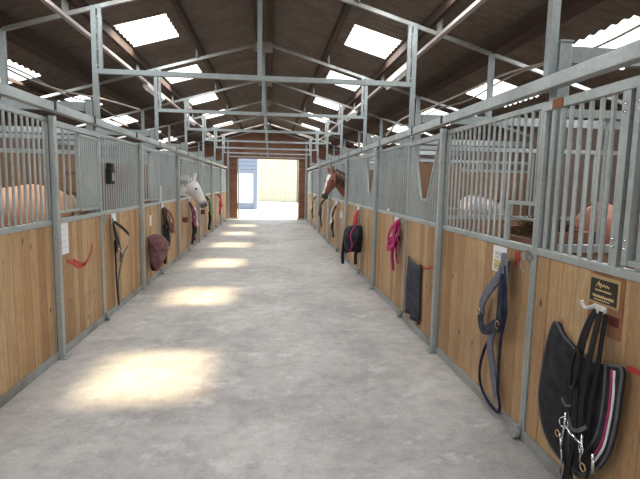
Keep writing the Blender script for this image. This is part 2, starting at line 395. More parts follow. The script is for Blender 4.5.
# purlins
pn = {.11: 'beside the ridge', 1.13: 'midway up', 2.15: 'above the cable tray on', 4.05: 'between the outer skylights of', 4.95: 'at the eaves of'}
for s in (-1, 1):
    for d, w in pn.items():
        x = XC+s*d; zt = roofz(x) - .035
        wd = .02 if d == 4.05 else .045
        h0 = zt-.12 if d != 4.05 else zt-.05
        tag(MB().box(x-wd/2-.01, x+wd/2+.01, YN, YF, h0, zt).build('roof_purlin', M['purlin_wood']), 'reddish timber purlin running %s the %s roof slope' % (w if ' ' in w and w.endswith(('on', 'of', 'at')) else w + ' on', SIDE[s]), 'purlin', 'timber purlins under the roof')
    x = XC+s*3.0; zt = roofz(x)-.03
    tag(MB().box(x-.05, x+.05, YN, YF, raft(3.0)+.04, zt).box(x-s*.09-.04, x-s*.09+.04, YN, YF, raft(3.0)+.04, raft(3.0)+.10).build('valley_beam', M['purlin_wood']), 'deep dark longitudinal roof beam above the %s stalls' % SIDE[s], 'beam')
    # cable tray and tube lamps
    x = XC+s*2.15+(0 if s > 0 else 0); z = raft(2.15)-.07
    tag(MB().box(x-.028, x+.028, YN, YF-.1, z-.02, z+.02).build('cable_tray', M['tray']), 'pale cable tray running under the %s roof slope' % SIDE[s], 'cable tray')
    for k, y in enumerate((7.05, 11.5, 16.0) if s > 0 else (9.3, 13.6, 18.0)):
        tl = thing('tube_lamp', 'unlit white tube lamp under the %s cable tray, %s' % (SIDE[s], ORDP[k]), 'lamp', (x, y+.7, z-.03), 'tube lamps under the cable trays')
        MB().box(x-.05, x+.05, y, y+1.4, z-.10, z-.03, .01).build('lamp_housing', M['white_plastic'], tl)
        MB().tube([(x, y+.03, z-.12), (x, y+1.37, z-.12)], .022, up=(0, 0, 1)).build('diffuser', M['white_panel'], tl)
    # conduit over the stalls
    x = XC+s*3.36; pts = [(x+.02*math.sin(y*1.7), y, 3.17+.035*math.sin(y*2.1+s)) for y in [YN+.4*k for k in range(int((YF-YN)/.4))]]
    tag(MB().tube(smooth_path(pts, 3), .013, up=(0, 0, 1)).build('conduit', M['conduit'], smooth=True), 'thin pale conduit strung above the %s stalls' % SIDE[s], 'conduit')
pts = [(XC+3.3, 5.4, 3.16), (2.9, 5.9, 3.12), (2.6, 6.4, 2.98), (2.3, 6.9, 2.84), (2.0, 7.4, 2.72), (1.85, 7.7, 2.5)]
tag(MB().tube(smooth_path(pts), .014, up=(0, 0, 1)).build('hanging_cable', M['tray'], smooth=True), 'loose pale cable sagging down from the right conduit', 'cable')
pts = [(XC-3.3, 6.5, 3.16), (-3.3, 7.0, 3.06), (-3.0, 7.5, 2.98), (-2.7, 8.2, 3.0), (-2.3, 8.9, 2.95)]
tag(MB().tube(smooth_path(pts), .014, up=(0, 0, 1)).build('hanging_cable', M['tray'], smooth=True), 'loose pale cable dropping from the left conduit', 'cable')

# ---------------------------------------------------------------- stall fronts
def planks(s, y0, y1, z0, z1, u0=-.03, u1=0., w=.135):
    b = MB(); n = max(1, round((y1-y0)/w)); ww = (y1-y0)/n
    for i in range(n):
        a = y0+i*ww; du = RND.uniform(-.0015, .0015)
        ubox(b, s, u0, u1+du, a+.0015, a+ww-.0015, z0, z1, .0018)
    return b
def bars(s, ys, z0, z1, r=.0115, u=-.012):
    b = MB()
    for y in ys: b.tube([U(s, u, y, z0 if not callable(z0) else z0(y)), U(s, u, y, z1 if not callable(z1) else z1(y))], r, seg=8)
    return b
def spaced(a, c, sp):
    n = max(1, round((c-a)/sp)); return [a+(c-a)*(i+.5)/n for i in range(n)]
for s in (-1, 1):
    x0, x1 = sorted((U(s, -.02, 0, 0).x, U(s, .055, 0, 0).x))
    t = thing('head_rail', 'long galvanised head rail along the top of the %s stall fronts' % SIDE[s], 'rail', (x0, 1.6, 2.3))
    MB().box(x0, x1, 1.5, 22.45, 2.325, 2.405, .006).build('rail_tube', M['galv'], t)
    for y in (4.7, 5.7, 7.4, 8.9, 10.4, 11.9, 13.4, 14.9, 16.4):
        ubox(MB(), s, .054, .062, y-.018, y+.018, 2.335, 2.415).build('bracket', M['rubber'], t)
    for j in range(-1, 6):
        y = 4.66+3*j
        if j < 0 and s < 0: continue
        g = thing('guide_post', 'square galvanised guide post standing on the floor, %s on the %s' % (ORDP[j+1] if s > 0 else ORDP[j], SIDE[s]), 'post', tuple(U(s, .043, y, 0)), 'guide posts of the stall fronts')
        b = ubox(MB(), s, .016, .070, y-.027, y+.027, 0.01, 2.28, .005); b.build('post_tube', M['galv'], g)
        ubox(MB(), s, .024, .10, y-.05, y+.05, 0, .01).build('foot_plate', M['galv_dull'], g)
        ubox(MB(), s, .014, .072, y-.029, y+.029, 2.28, 2.288).build('cap', M['rubber'], g)
    # fixed panels: frame post -> guide post
    for j in range(7):
        y0, y1 = FR[j]+.002, FR[j]+1.71-.0
        if j == 6: y1 = 22.45
        t = thing('stall_panel', 'fixed pine stall front under a barred grille, %s on the %s' % (ORDP[j], SIDE[s]), 'stall front', tuple(U(s, 0, y0, 0)), 'fixed stall fronts')
        planks(s, y0+.03, y1-.02, .07, 1.285).build('wood_panel', M['pine'], t)
        ubox(MB(), s, -.04, .015, y0, y1, 1.285, ZW, .004).build('mid_rail', M['galv'], t)
        ubox(MB(), s, -.04, .022, y0, y1, 0.0, .07, .004).build('bottom_rail', M['galv_dull'], t)
        ubox(MB(), s, -.035, .005, y0, y1, 2.225, 2.265, .004).build('grille_rail', M['galv'], t)
        ubox(MB(), s, -.035, .014, y0, y0+.028, .07, 2.225).build('side_stile', M['galv'], t); ubox(MB(), s, -.035, .010, y1-.025, y1, .07, 2.225).build('side_stile', M['galv'], t)
        if s > 0 and j == 0:
            bs = spaced(y0+.03, y1-.02, .092)
            bars(s, [y for y in bs if y > 3.36], ZW, 2.23).build('bar_grille', M['galv'], t)
            b = bars(s, [y for y in bs if y <= 3.36], 1.62, 2.23); b.build('hatch_bars', M['galv'], t)
            b = ubox(MB(), s, -.03, .005, y0+.03, 3.36, 1.60, 1.625); ubox(b, s, -.022, -.004, 3.345, 3.362, ZW, 1.62); b.build('hatch_frame', M['galv'], t)
            MB().tube([U(s, -.05, y0, 1.50), U(s, -.05, y1, 1.50)], .011).build('feed_rail', M['galv_dull'], t)
            b = MB(); b.sweep([U(s, .003, 3.16, 1.20), U(s, .003, 3.165, 1.27)], .045, .004); b.sweep([U(s, .003, 3.19, 1.15), U(s, .003, 3.2, 1.27)], .016, .004)
            b.build('paint_mark', M['red_paint'], t)['label'] = 'short red paint mark beside the printed card'
        else: bars(s, spaced(y0+.03, y1-.02, .092), ZW, 2.23).build('bar_grille', M['galv'], t)
        # latch and ring on the stile
        b = MB(); ubox(b, s, .015, .028, y0+.0, y0+.13, 1.25, 1.272); b.ring(U(s, .026, y0+.07, 1.20), .045, .008, (1, .2, 0)); ubox(b, s, .015, .04, y0+.05, y0+.075, 1.235, 1.30)
        b.build('latch', M['galv_dull'], t)
    # doors: guide post -> next frame post
    for j in range(-1, 6):
        if s < 0 and j < 0: continue
        y0, y1 = 4.66+3*j+.0, 4.66+3*j+1.29-.002
        n = ORDP[j+1] if s > 0 else ORDP[j]
        t = thing('stall_door', 'pine plank stall door with barred upper half, %s on the %s' % (n, SIDE[s]), 'stall door', tuple(U(s, 0, y0, 0)), 'stall doors')
        planks(s, y0+.03, y1-.03, .07, 1.285).build('wood_panel', M['pine'], t)
        ubox(MB(), s, -.04, .015, y0, y1, 1.285, ZW, .004).build('mid_rail', M['galv'], t)
        ubox(MB(), s, -.04, .022, y0, y1, .0, .07, .004).build('bottom_rail', M['galv_dull'], t)
        ubox(MB(), s, -.03, .02, y0+.0, y1, 2.20, 2.255, .004).build('grille_rail', M['galv'], t)
        ubox(MB(), s, -.035, .010, y0, y0+.025, .07, 2.2).build('side_stile', M['galv'], t); ubox(MB(), s, -.035, .014, y1-.028, y1, .07, 2.2).build('side_stile', M['galv'], t)
        b = MB(); c = U(s, .05, y1+.02, .045); b.loft([(c+Vector((-.015, 0, 0)), Vector((0, .042, 0)), Vector((0, 0, .042))), (c+Vector((.015, 0, 0)), Vector((0, .042, 0)), Vector((0, 0, .042)))], 20)
        ubox(b, s, .015, .055, y1-.01, y1+.05, .05, .10); b.build('floor_roller', M['galv_dull'], t)
        if s > 0 and j >= 0:
            cy = y0+.67; ht = .43; hb = .12; zb = 1.56
            def zl(y):     # V shaped yoke
                d = abs(y-cy)
                return zb if d < hb else (zb+(d-hb)/(ht-hb)*(2.2-zb) if d < ht else 2.2)
            ys = spaced(y0+.03, y1-.03, .075)
            bars(s, ys, ZW, lambda y: zl(y) if abs(y-cy) < ht else 2.21, .0115).build('bar_grille', M['galv'], t)
            b = MB(); b.sweep([U(s, -.012, cy+ht, 2.2), U(s, -.012, cy+hb, zb)], .028, .028); b.sweep([U(s, -.012, cy-ht, 2.2), U(s, -.012, cy-hb, zb)], .028, .028); b.sweep([U(s, -.012, cy-hb-.01, zb), U(s, -.012, cy+hb+.01, zb)], .028, .028)
            b.build('yoke_frame', M['galv'], t)
        elif s > 0:
            bars(s, [y for y in spaced(y0+.03, y1-.03, .085) if not 2.13 < y < 2.27], ZW, 2.21, .0135).build('bar_grille', M['galv'], t)
            b = ubox(MB(), s, -.03, .012, 2.205, 2.26, ZW, 2.21); ubox(b, s, -.03, .018, 2.13, 2.165, ZW+.02, 2.20); ubox(b, s, -.025, .012, 1.7, 2.14, ZW+.02, ZW+.045); ubox(b, s, -.025, .012, 1.7, 2.14, 2.16, 2.185)
            b.build('yoke_frame', M['galv'], t)
            for z in (1.43, 1.47, 2.10, 2.14):
                for y in (2.235, 2.147): MB().ball(U(s, .016, y, z), .009, seg=8).build('bolt', M['chrome'], t)
            ubox(MB(), s, .02, .026, 2.74, 2.84, 2.20, 2.255).build('tape', M['rust'], t)['label'] = 'strip of faded red tape on the grille rail'
        else:
            o1 = y0+.64
            b = bars(s, spaced(o1+.06, y1-.05, .062), ZW+.06, 2.17, .0115); b.build('bar_grille', M['galv'], t)
            b = MB()
            for a, c_ in ((o1+.03, o1+.055), (y1-.07, y1-.045)): ubox(b, s, -.03, .012, a, c_, ZW+.04, 2.19)
            for a, c_ in ((ZW+.04, ZW+.065), (2.165, 2.19)): ubox(b, s, -.03, .012, o1+.03, y1-.045, a, c_)
            ubox(b, s, -.03, .0, y0+.04, o1+.03, ZW+.05, ZW+.075)
            b.build('yoke_frame', M['galv'], t)
            if j not in (2,): bars(s, [y0+.34, y0+.48], ZW+.05, 2.21, .012).build('hatch_bars', M['galv'], t)
    # partitions
    for j in range(7):
        y = FR[j]; xi = U(s, -.12, 0, 0).x; xo = XC+s*(OUT-.04)
        a, c_ = min(xi, xo), max(xi, xo)
        t = thing('stall_partition', 'pine plank partition between %s stalls, %s' % (SIDE[s], ORDP[j]), 'partition', ((a+c_)/2, y, 0), 'partitions between the stalls')
        zt_ = 1.3 if (s > 0 and j <= 1) else 2.0
        b = MB(); n = round((c_-a)/.14); w = (c_-a)/n
        for k in range(n): b.box(a+k*w+.0015, a+(k+1)*w-.0015, y-.018, y+.018, .05, 2.0 if (s > 0 and j == 1 and k < 4) else zt_)
        b.build('wood_panel', M['partition_wood'], t)
        for z in (.0, zt_, 2.17): MB().box(a, c_, y-.025, y+.025, z, z+.05).build('rail', M['galv'], t)
        b = MB()
        for xx in [q for q in spaced(a, c_, .3 if zt_ > 1.5 else .12) if not (s > 0 and j == 1 and q < a+.6)]: b.tube([(xx, y, zt_+.05), (xx, y, 2.17)], .011)
        b.build('top_bars', M['galv'], t)
t = thing('hay_trough', 'hay filled trough behind the low hatch of the right stall front', 'trough', (XR+.3, 3.25, 0))
x0 = XR+.08
b = MB(); b.box(x0, x0+.42, 3.06, 3.6, 1.0, 1.03); b.box(x0, x0+.03, 3.06, 3.6, .0, 1.36); b.box(x0+.39, x0+.42, 3.06, 3.6, 1.0, 1.42); b.box(x0, x0+.42, 3.06, 3.09, 1.0, 1.42); b.box(x0, x0+.42, 3.57, 3.6, 0., 1.42)
b.build('trough_body', M['dark_board'], t)
b = MB()
for k in range(1500):
    cx, cy = RND.random(), RND.random()
    p = Vector((x0+.04+cx*.34, 3.1+cy*.45, 1.28+.22*math.sin(cx*3.1)*RND.uniform(.5, 1))); a = RND.random()*6.28
    b.sweep([p, p+Vector((math.cos(a)*.05, math.sin(a)*.05, RND.uniform(-.03, .04)))], .005, .005, up=(0, 0, 1))
b.box(x0+.03, x0+.39, 3.09, 3.57, 1.03, 1.36)
ho = b.build('hay', M['hay'], t); ho['kind'] = 'stuff'

# ---------------------------------------------------------------- tack
def yz(s, pts, u=.03):      # (y, z[, u]) -> world
    return [U(s, p[2] if len(p) > 2 else u, p[0], p[1]) for p in pts]
def strap(s, pts, w, m, t, name, u=.03, th=.006, round_=False, closed=False, k=6):
    if m in ('black_leather', 'halter_grey', 'navy_pad') and t is not None: w *= 1.3 if m == 'black_leather' else 1.65
    P = smooth_path(yz(s, pts, u), k, closed); b = MB()
    if round_: b.sweep(P, w, w, up=(1, 0, 0), seg=8, closed=closed)
    else: b.sweep(P, w, th, up=(1, 0, 0), closed=closed)
    return b.build(name, M[m], t, smooth=round_)
def padshape(s, outline, u0, u1, m, t, name, bulge=.0, rim=None):
    """soft pad: closed (y,z) outline, domed toward the aisle"""
    P = [Vector((0, a, c)) for a, c in outline]; P = smooth_path(P, 4, True)
    cy = sum(p.y for p in P)/len(P); cz = sum(p.z for p in P)/len(P)
    b = MB(); n = len(P); lev = [(1, u0), (1.0, u1*.8+u0*.2), (.97, u1), (.75, u1+bulge*.6), (.45, u1+bulge*.9), (.15, u1+bulge)]
    rows = [[b.bm.verts.new(U(s, u, cy+(p.y-cy)*f, cz+(p.z-cz)*f)) for p in P] for f, u in lev]
    for i in range(len(rows)-1):
        for j in range(n): b.bm.faces.new((rows[i][j], rows[i][(j+1) % n], rows[i+1][(j+1) % n], rows[i+1][j]))
    b.bm.faces.new(rows[0][::-1]); b.bm.faces.new(rows[-1])
    o = b.build(name, M[m], t, smooth=True)
    if rim:
        b = MB(); b.sweep([U(s, u1*.9+u0*.1, p.y, p.z) for p in P], .014, .014, up=(1, 0, 0), seg=6, closed=True); b.build('binding', M[rim], t, smooth=True)
    return o
R = 1; L = -1
# big black saddle pad (nearest, right)
t = thing('saddle_pad', 'large black saddle pad with pink and white piping on the nearest right door', 'saddle pad', tuple(U(R, .03, 2.35, .5)))
padshape(R, [(2.60, .92), (2.66, .76), (2.69, .58), (2.70, .40), (2.64, .24), (2.52, .15), (2.36, .13), (2.26, .16), (2.24, .45), (2.26, .78), (2.38, .82), (2.50, .86)], .006, .03, 'black_pad', t, 'back_panel', .02, 'grey_trim')
padshape(R, [(2.330, .80), (2.210, .82), (2.090, .845), (2.005, .86), (2.002, .74), (2.010, .58), (2.040, .42), (2.110, .28), (2.210, .19), (2.310, .19), (2.350, .40), (2.350, .62)], .03, .055, 'black_pad', t, 'flap', .02, 'grey_trim')
strap(R, [(2.050, .84), (2.042, .70), (2.052, .56), (2.075, .44), (2.130, .33)], .010, 'pink_web', t, 'pink_piping', .066)
strap(R, [(2.035, .84), (2.027, .70), (2.037, .56), (2.060, .43), (2.115, .32)], .010, 'white_web', t, 'white_piping', .064)
strap(R, [(2.090, .845), (2.082, .70), (2.090, .56), (2.120, .44), (2.180, .34)], .014, 'grey_trim', t, 'grey_stripe', .07)
tag(strap(R, [(2.06, .862), (1.98, .865), (1.9, .875), (1.80, .885)], .022, 'cord_red', None, 'red_strap', .01), 'red strap stretched from the large black saddle pad along the door', 'strap')
# hook + bridle
bpy.data.objects['saddle_pad'].location.y += .045
t = thing('bridle_hook', 'white plastic double hook above the nearest right bridle', 'hook', tuple(U(R, 0, 2.29, 1.10)))
b = MB(); ubox(b, R, .004, .012, 2.24, 2.34, 1.08, 1.12, .003); b.sweep(smooth_path(yz(R, [(2.33, 1.10, .01), (2.345, 1.085, .05), (2.35, 1.11, .07), (2.345, 1.125, .075)])), .018, .008, up=(0, 1, 0)); b.sweep(smooth_path(yz(R, [(2.25, 1.10, .01), (2.235, 1.085, .05), (2.225, 1.11, .07), (2.22, 1.125, .075)])), .018, .008, up=(0, 1, 0))
b.build('hook_plate', M['white_plastic'], t)
t = thing('bridle', 'black leather bridle with steel bits hanging over the large black saddle pad', 'bridle', tuple(U(R, .09, 2.3, .7)))
strap(R, [(2.33, 1.09, .05), (2.36, 1.0, .07), (2.385, .85, .09), (2.395, .65, .10), (2.40, .48, .10)], .022, 'black_leather', t, 'cheek_strap')
strap(R, [(2.25, 1.09, .05), (2.235, .98, .07), (2.225, .80, .09), (2.235, .62, .10), (2.245, .46, .10)], .022, 'black_leather', t, 'cheek_strap')
strap(R, [(2.31, 1.10, .06), (2.335, .98, .08), (2.345, .80, .10), (2.335, .60, .11), (2.32, .40, .11), (2.345, .22, .10)], .020, 'black_leather', t, 'headpiece')
strap(R, [(2.28, 1.10, .06), (2.27, .95, .09), (2.275, .76, .11), (2.29, .58, .11), (2.27, .40, .11), (2.23, .30, .10)], .028, 'black_leather', t, 'headpiece')
strap(R, [(2.41, .80, .10), (2.36, .87, .11), (2.33, .80, .12), (2.35, .68, .12), (2.40, .66, .11)], .016, 'black_leather', t, 'throat_lash', closed=True)
strap(R, [(2.40, .50, .11), (2.34, .44, .12), (2.28, .46, .12), (2.24, .50, .11)], .02, 'grey_trim', t, 'noseband')
strap(R, [(2.47, .55, .10), (2.42, .53, .11), (2.36, .56, .12)], .014, 'grey_trim', t, 'browband')
strap(R, [(2.41, .46, .10), (2.43, .30, .10), (2.42, .16, .08), (2.44, .04, .08)], .014, 'black_leather', t, 'rein')
strap(R, [(2.25, .44, .10), (2.20, .28, .11), (2.26, .10, .10), (2.34, .02, .08), (2.40, .07, .08), (2.38, .2, .09), (2.32, .12, .09), (2.22, .06, .09), (2.14, .2, .09)], .014, 'black_leather', t, 'rein')
strap(R, [(2.33, .36, .11), (2.35, .2, .11), (2.34, .05, .1)], .018, 'black_leather', t, 'martingale_strap')
b = MB(); b.ring(U(R, .125, 2.40, .44), .028, .007, (1, .3, 0)); b.tube(yz(R, [(2.395, .50, .12), (2.41, .28, .12)]), .006); b.tube(yz(R, [(2.40, .44, .12), (2.33, .42, .135), (2.26, .40, .12)]), .007); b.ring(U(R, .125, 2.245, .38), .028, .007, (1, -.3, 0)); b.tube(yz(R, [(2.25, .45, .12), (2.25, .30, .12)]), .006)
b.build('bit', M['chrome'], t, smooth=True)
b = MB(); b.tube(yz(R, [(2.43, .36, .12), (2.40, .24, .12), (2.42, .12, .11)]), .005); MB().tube(yz(R, [(2.16, .40, .12), (2.15, .30, .12)]), .008).build('buckle', M['chrome'], t, smooth=True); b.build('curb_chain', M['chrome'], t, smooth=True)
MB().ring(U(R, .11, 2.47, .34), .018, .006).build('brass_ring', M['brass'], t, smooth=True); MB().ring(U(R, .125, 2.22, .29), .02, .007).build('brass_ring', M['brass'], t, smooth=True)
t.location.y -= .06
# name plaque
t = thing('name_plaque', 'black name plate with gold lettering in a wooden frame, above the white double hook', 'plaque', tuple(U(R, 0, 2.26, 1.2)))
ubox(MB(), R, .001, .009, 2.135, 2.385, .965, 1.275).build('backing_board', M['stained'], t)
ubox(MB(), R, .009, .017, 2.15, 2.38, 1.115, 1.265, .003).build('plaque_frame', M['gilt_frame'], t)
ubox(MB(), R, .017, .019, 2.165, 2.365, 1.13, 1.25).build('plate', M['plate_black'], t)
b = MB()
def scrib(y0, y1, z, amp, per, w, sd):
    rr = random.Random(sd); pts = []; y = y0
    while y > y1: pts.append((y, z+amp*math.sin((y0-y)/per*6.28)*rr.uniform(.5, 1.2), .0205)); y -= per/6
    b.sweep(yz(R, pts), w, .002, up=(1, 0, 0))
scrib(2.31, 2.22, 1.222, .009, .022, .004, 1); b.sweep(yz(R, [(2.32, 1.21, .0205), (2.30, 1.24, .0205), (2.285, 1.205, .0205)]), .004, .002); scrib(2.325, 2.205, 1.192, .004, .012, .0035, 2); scrib(2.34, 2.185, 1.160, .007, .016, .0045, 3); scrib(2.33, 2.21, 1.142, .003, .01, .003, 4)
b.build('lettering', M['gold'], t)
ubox(MB(), R, .009, .014, 2.145, 2.235, 1.03, 1.08, .002).build('small_plate', M['brown_leather'], t)
# printed card
t = thing('printed_card', 'white card with yellow and green print pinned above the grey halter', 'card', tuple(U(R, .002, 3.42, 1.2)))
ubox(MB(), R, .002, .005, 3.325, 3.535, 1.075, 1.275, .001).build('card_sheet', M['paper'], t)
ubox(MB(), R, .005, .006, 3.345, 3.515, 1.09, 1.17).build('print_block', M['yellow_ink'], t)
b = MB()
for z, a, c_ in ((1.22, 3.36, 3.50), (1.205, 3.37, 3.5), (1.185, 3.42, 3.5), (1.12, 3.35, 3.5)): ubox(b, R, .0062, .007, a, c_, z, z+.007)
ubox(b, R, .0062, .007, 3.35, 3.39, 1.165, 1.20); b.build('print_lines', M['green_ink'], t)
# grey halter with navy lead rope
t = thing('halter', 'grey webbing halter with navy lead rope hanging below the printed card on the right', 'halter', tuple(U(R, .05, 3.35, .8)))
strap(R, [(3.36, 1.12, .03), (3.33, 1.19, .06), (3.27, 1.20, .08), (3.24, 1.12, .09), (3.225, 1.0, .09)], .05, 'halter_grey', t, 'headpiece', th=.008)
strap(R, [(3.37, 1.16, .04), (3.36, 1.08, .06), (3.42, 1.0, .07), (3.52, .91, .07), (3.60, .80, .07), (3.62, .72, .06)], .045, 'halter_grey', t, 'cheek_strap', th=.016)
strap(R, [(3.25, 1.19, .06), (3.22, 1.05, .09), (3.20, .90, .09), (3.215, .78, .09), (3.25, .72, .09)], .035, 'navy_rope', t, 'throat_strap', th=.008)
strap(R, [(3.33, 1.14, .05), (3.31, 1.0, .07), (3.31, .86, .07), (3.30, .72, .08)], .045, 'navy_pad', t, 'cheek_strap', th=.016)
strap(R, [(3.63, .74, .05), (3.64, .67, .06), (3.58, .61, .07), (3.48, .62, .08), (3.38, .68, .08), (3.28, .73, .09)], .045, 'navy_pad', t, 'noseband', th=.016)
strap(R, [(3.40, .66, .07), (3.43, .52, .07), (3.40, .38, .06), (3.36, .24, .05), (3.33, .14, .04)], .05, 'halter_grey', t, 'chin_strap', th=.016)
for uu, yy, zz, rr_ in ((.09, 3.62, .73, .026), (.10, 3.28, .72, .028), (.08, 3.42, .65, .022)): MB().ring(U(R, uu, yy, zz), rr_, .007).build('buckle', M['brass'], t, smooth=True)
strap(R, [(3.24, 1.16, .09), (3.19, 1.0, .10), (3.17, .82, .10), (3.21, .66, .10), (3.24, .45, .09), (3.25, .25, .08), (3.26, .10, .05), (3.32, .04, .04), (3.45, .06, .05), (3.58, .13, .05), (3.62, .25, .05), (3.55, .42, .06), (3.47, .56, .06), (3.40, .66, .07)], .022, 'navy_rope', t, 'lead_rope', round_=True)
strap(R, [(3.26, 1.10, .1), (3.2, .95, .12), (3.18, .78, .12), (3.23, .68, .12)], .022, 'navy_rope', t, 'lead_rope', round_=True)
t.location.y -= .07; t.location.z += .01
# grey towel tied with red string
t = thing('folded_rug', 'dark grey cloth hanging from a red string between two right guide posts', 'cloth', tuple(U(R, .02, 5.4, .5)))
b = MB(); n = 12; rows = []
for i in range(n+1):
    f = i/n; z = .86 - .70*f
    rows.append([b.bm.verts.new(U(R, .02+.02*math.sin(k*1.1+f*2)*(.4+f)+.012, 5.65-.45*k/10+.02*math.sin(f*5)*1, z-.03*k/10-(.04*(1-f)*math.sin(k/10*3.14)))) for k in range(11)])
for i in range(n):
    for k in range(10): b.bm.faces.new((rows[i][k], rows[i][k+1], rows[i+1][k+1], rows[i+1][k]))
o = b.build('cloth_sheet', M['towel'], t, smooth=True); md = o.modifiers.new('s', 'SOLIDIFY'); md.thickness = .018
strap(R, [(5.24, .82, .03), (5.1, .80, .01), (4.92, .85, .008), (4.78, .86, .006)], .012, 'cord_red', t, 'string')
# generic bridle / halter
def tack(s, y, z, ln, sp, m1, m2, name, label, cat, u=.09, rope=None, seed=1, wd=.03):
    wd *= 1.35
    rr = random.Random(seed); t = thing(name, label, cat, tuple(U(s, u, y, z-ln/2)))
    j = lambda a: rr.uniform(-a, a)
    strap(s, [(y, z, .02), (y-sp*.5+j(.01), z-ln*.15, u), (y-sp+j(.02), z-ln*.35, u+.02), (y-sp*.8, z-ln*.5, u)], wd, m1, t, 'cheek_strap', th=.016)
    strap(s, [(y, z, .02), (y+sp*.4+j(.01), z-ln*.15, u), (y+sp*.8+j(.02), z-ln*.38, u+.03), (y+sp*.5, z-ln*.52, u)], wd, m2, t, 'cheek_strap', th=.016)
    strap(s, [(y-sp*.9, z-ln*.42, u), (y-sp*.2, z-ln*.56, u+.06), (y+sp*.7, z-ln*.45, u+.03), (y, z-ln*.34, u-.03)], wd, m2, t, 'noseband', closed=True, th=.016)
    strap(s, [(y-sp*.3, z-.02, .03), (y-sp*.1, z-ln*.2, u*.7), (y+sp*.2, z-ln*.42, u), (y-sp*.1, z-ln*.6, u)], wd*1.1, m1, t, 'headpiece', th=.008)
    strap(s, [(y-sp*.7, z-ln*.45, u), (y-sp*.2, z-ln*.7, u), (y+sp*.1, z-ln*.85, u*.8), (y+j(.03), z-ln, u*.7)], wd*.7, rope or m1, t, 'lead_rope', round_=True)
    strap(s, [(y+sp*.6, z-ln*.45, u+.01), (y+sp*.3, z-ln*.65, u), (y-sp*.1, z-ln*.8, u), (y+.02, z-ln*.97, u*.7)], wd*.6, m2, t, 'rein')
    b = MB(); b.ring(U(s, u+.01, y-sp*.8, z-ln*.48), .024, .007); b.ring(U(s, u+.01, y+sp*.55, z-ln*.48), .024, .007); b.build('ring', M['chrome'], t, smooth=True)
    return t
def upad(s, y0, outline, th, m, t, name, rim=None):
    # soft pad hanging edge-on to the wall: (u, z) outline, thickness along y
    P = smooth_path([Vector((a, 0, c)) for a, c in outline], 4, True); n = len(P)
    cu = sum(p.x for p in P)/n; cz = sum(p.z for p in P)/n; b = MB()
    lev = [(.1, -th*.75), (.5, -th*.7), (.85, -th*.5), (1, -th*.15), (1, th*.15), (.85, th*.5), (.5, th*.7), (.1, th*.75)]
    rows = [[b.bm.verts.new(U(s, cu+(p.x-cu)*f, y0+dy+.02*math.sin(p.z*14), cz+(p.z-cz)*f)) for p in P] for f, dy in lev]
    for i in range(len(rows)-1):
        for j in range(n): b.bm.faces.new((rows[i][j], rows[i][(j+1) % n], rows[i+1][(j+1) % n], rows[i+1][j]))
    b.bm.faces.new(rows[0][::-1]); b.bm.faces.new(rows[-1])
    o = b.build(name, M[m], t, smooth=True)
    if rim:
        b = MB(); b.sweep([U(s, p.x, y0-th*.15+.02*math.sin(p.z*14), p.z) for p in P], .014, .014, up=(0, 1, 0), seg=6, closed=True); b.build('binding', M[rim], t, smooth=True)
    return o
def card(s, y, z, w, h, label, name='name_card', m='paper', u=.003, lines=True):
    t = thing(name, label, 'card', tuple(U(s, u, y, z)))
    ubox(MB(), s, u-.001, u+.002, y-w/2, y+w/2, z-h/2, z+h/2).build('card_sheet', M[m], t)
    if lines:
        b = MB()
        for k in range(4): ubox(b, s, u+.002, u+.0025, y-w*.35, y+w*.35*(1 if k % 2 else .7), z+h*.3-k*h*.2, z+h*.3-k*h*.2+h*.03)
        b.build('print_lines', M['pale_ink'], t)
    return t
# pink halter
card(R, 6.42, 1.215, .22, .15, 'white card on the planks behind the pink halter')
tack(R, 6.26, 1.25, .68, .13, 'pink_web', 'pink_web', 'halter', 'bright pink webbing halter on the right wall beside the dark grey cloth', 'halter', .10, None, 3, .045)
tk = tack(R, 6.22, 1.20, .52, .10, 'pink_web', 'black_leather', 'halter', 'pink and black head collar tucked under the bright pink halter', 'halter', .05, 'pink_web', 9, .03)
t = thing('rope_knob', 'small white knob on the right mid rail above the pink halter', 'knob', tuple(U(R, -.01, 6.96, ZW)))
MB().ball(U(R, -.01, 6.96, ZW+.022), .025, (1, 1.6, 1)).build('knob_cap', M['white_plastic'], t, smooth=True)
# red halter with black girth and pads
card(R, 9.33, 1.235, .20, .14, 'white card above the red halter on the right')
tack(R, 9.20, 1.22, .60, .09, 'red_web', 'red_web', 'halter', 'red halter hanging above the black tack bundle on the right', 'halter', .07, 'red_web', 5, .04)
t = thing('saddle_pad', 'black saddle pad with pink straps hanging in a bundle below the red halter', 'saddle pad', tuple(U(R, .1, 8.9, .6)))
upad(R, 8.82, [(.02, .92), (.10, .95), (.26, .94), (.35, .86), (.37, .70), (.36, .52), (.33, .44), (.20, .46), (.08, .44), (.02, .5)], .08, 'black_pad', t, 'pad_body', 'grey_trim')
upad(R, 8.66, [(.14, .90), (.24, .95), (.33, .88), (.37, .72), (.35, .56), (.28, .50), (.2, .6), (.15, .74)], .03, 'navy_pad', t, 'pad_flap', 'grey_trim')
strap(R, [(8.60, .95, .2), (8.6, .80, .27), (8.6, .62, .24), (8.62, .50, .27)], .03, 'pink_web', t, 'pink_strap', th=.02)
strap(R, [(8.85, .75, .34), (8.84, .55, .36), (8.86, .38, .37), (8.86, .22, .36)], .05, 'black_leather', t, 'girth_strap', th=.05)
strap(R, [(8.80, .48, .12), (8.82, .36, .13), (8.82, .22, .12)], .06, 'black_leather', t, 'girth_strap', th=.05)
tack(R, 12.35, 1.18, .85, .13, 'black_leather', 'white_web', 'bridle', 'black bridle with white straps below the bay horse', 'bridle', .12, None, 11, .05)
t = thing('switch_box', 'small pale switch box on the planks below the bay horse', 'switch', tuple(U(R, .0, 11.4, .95)))
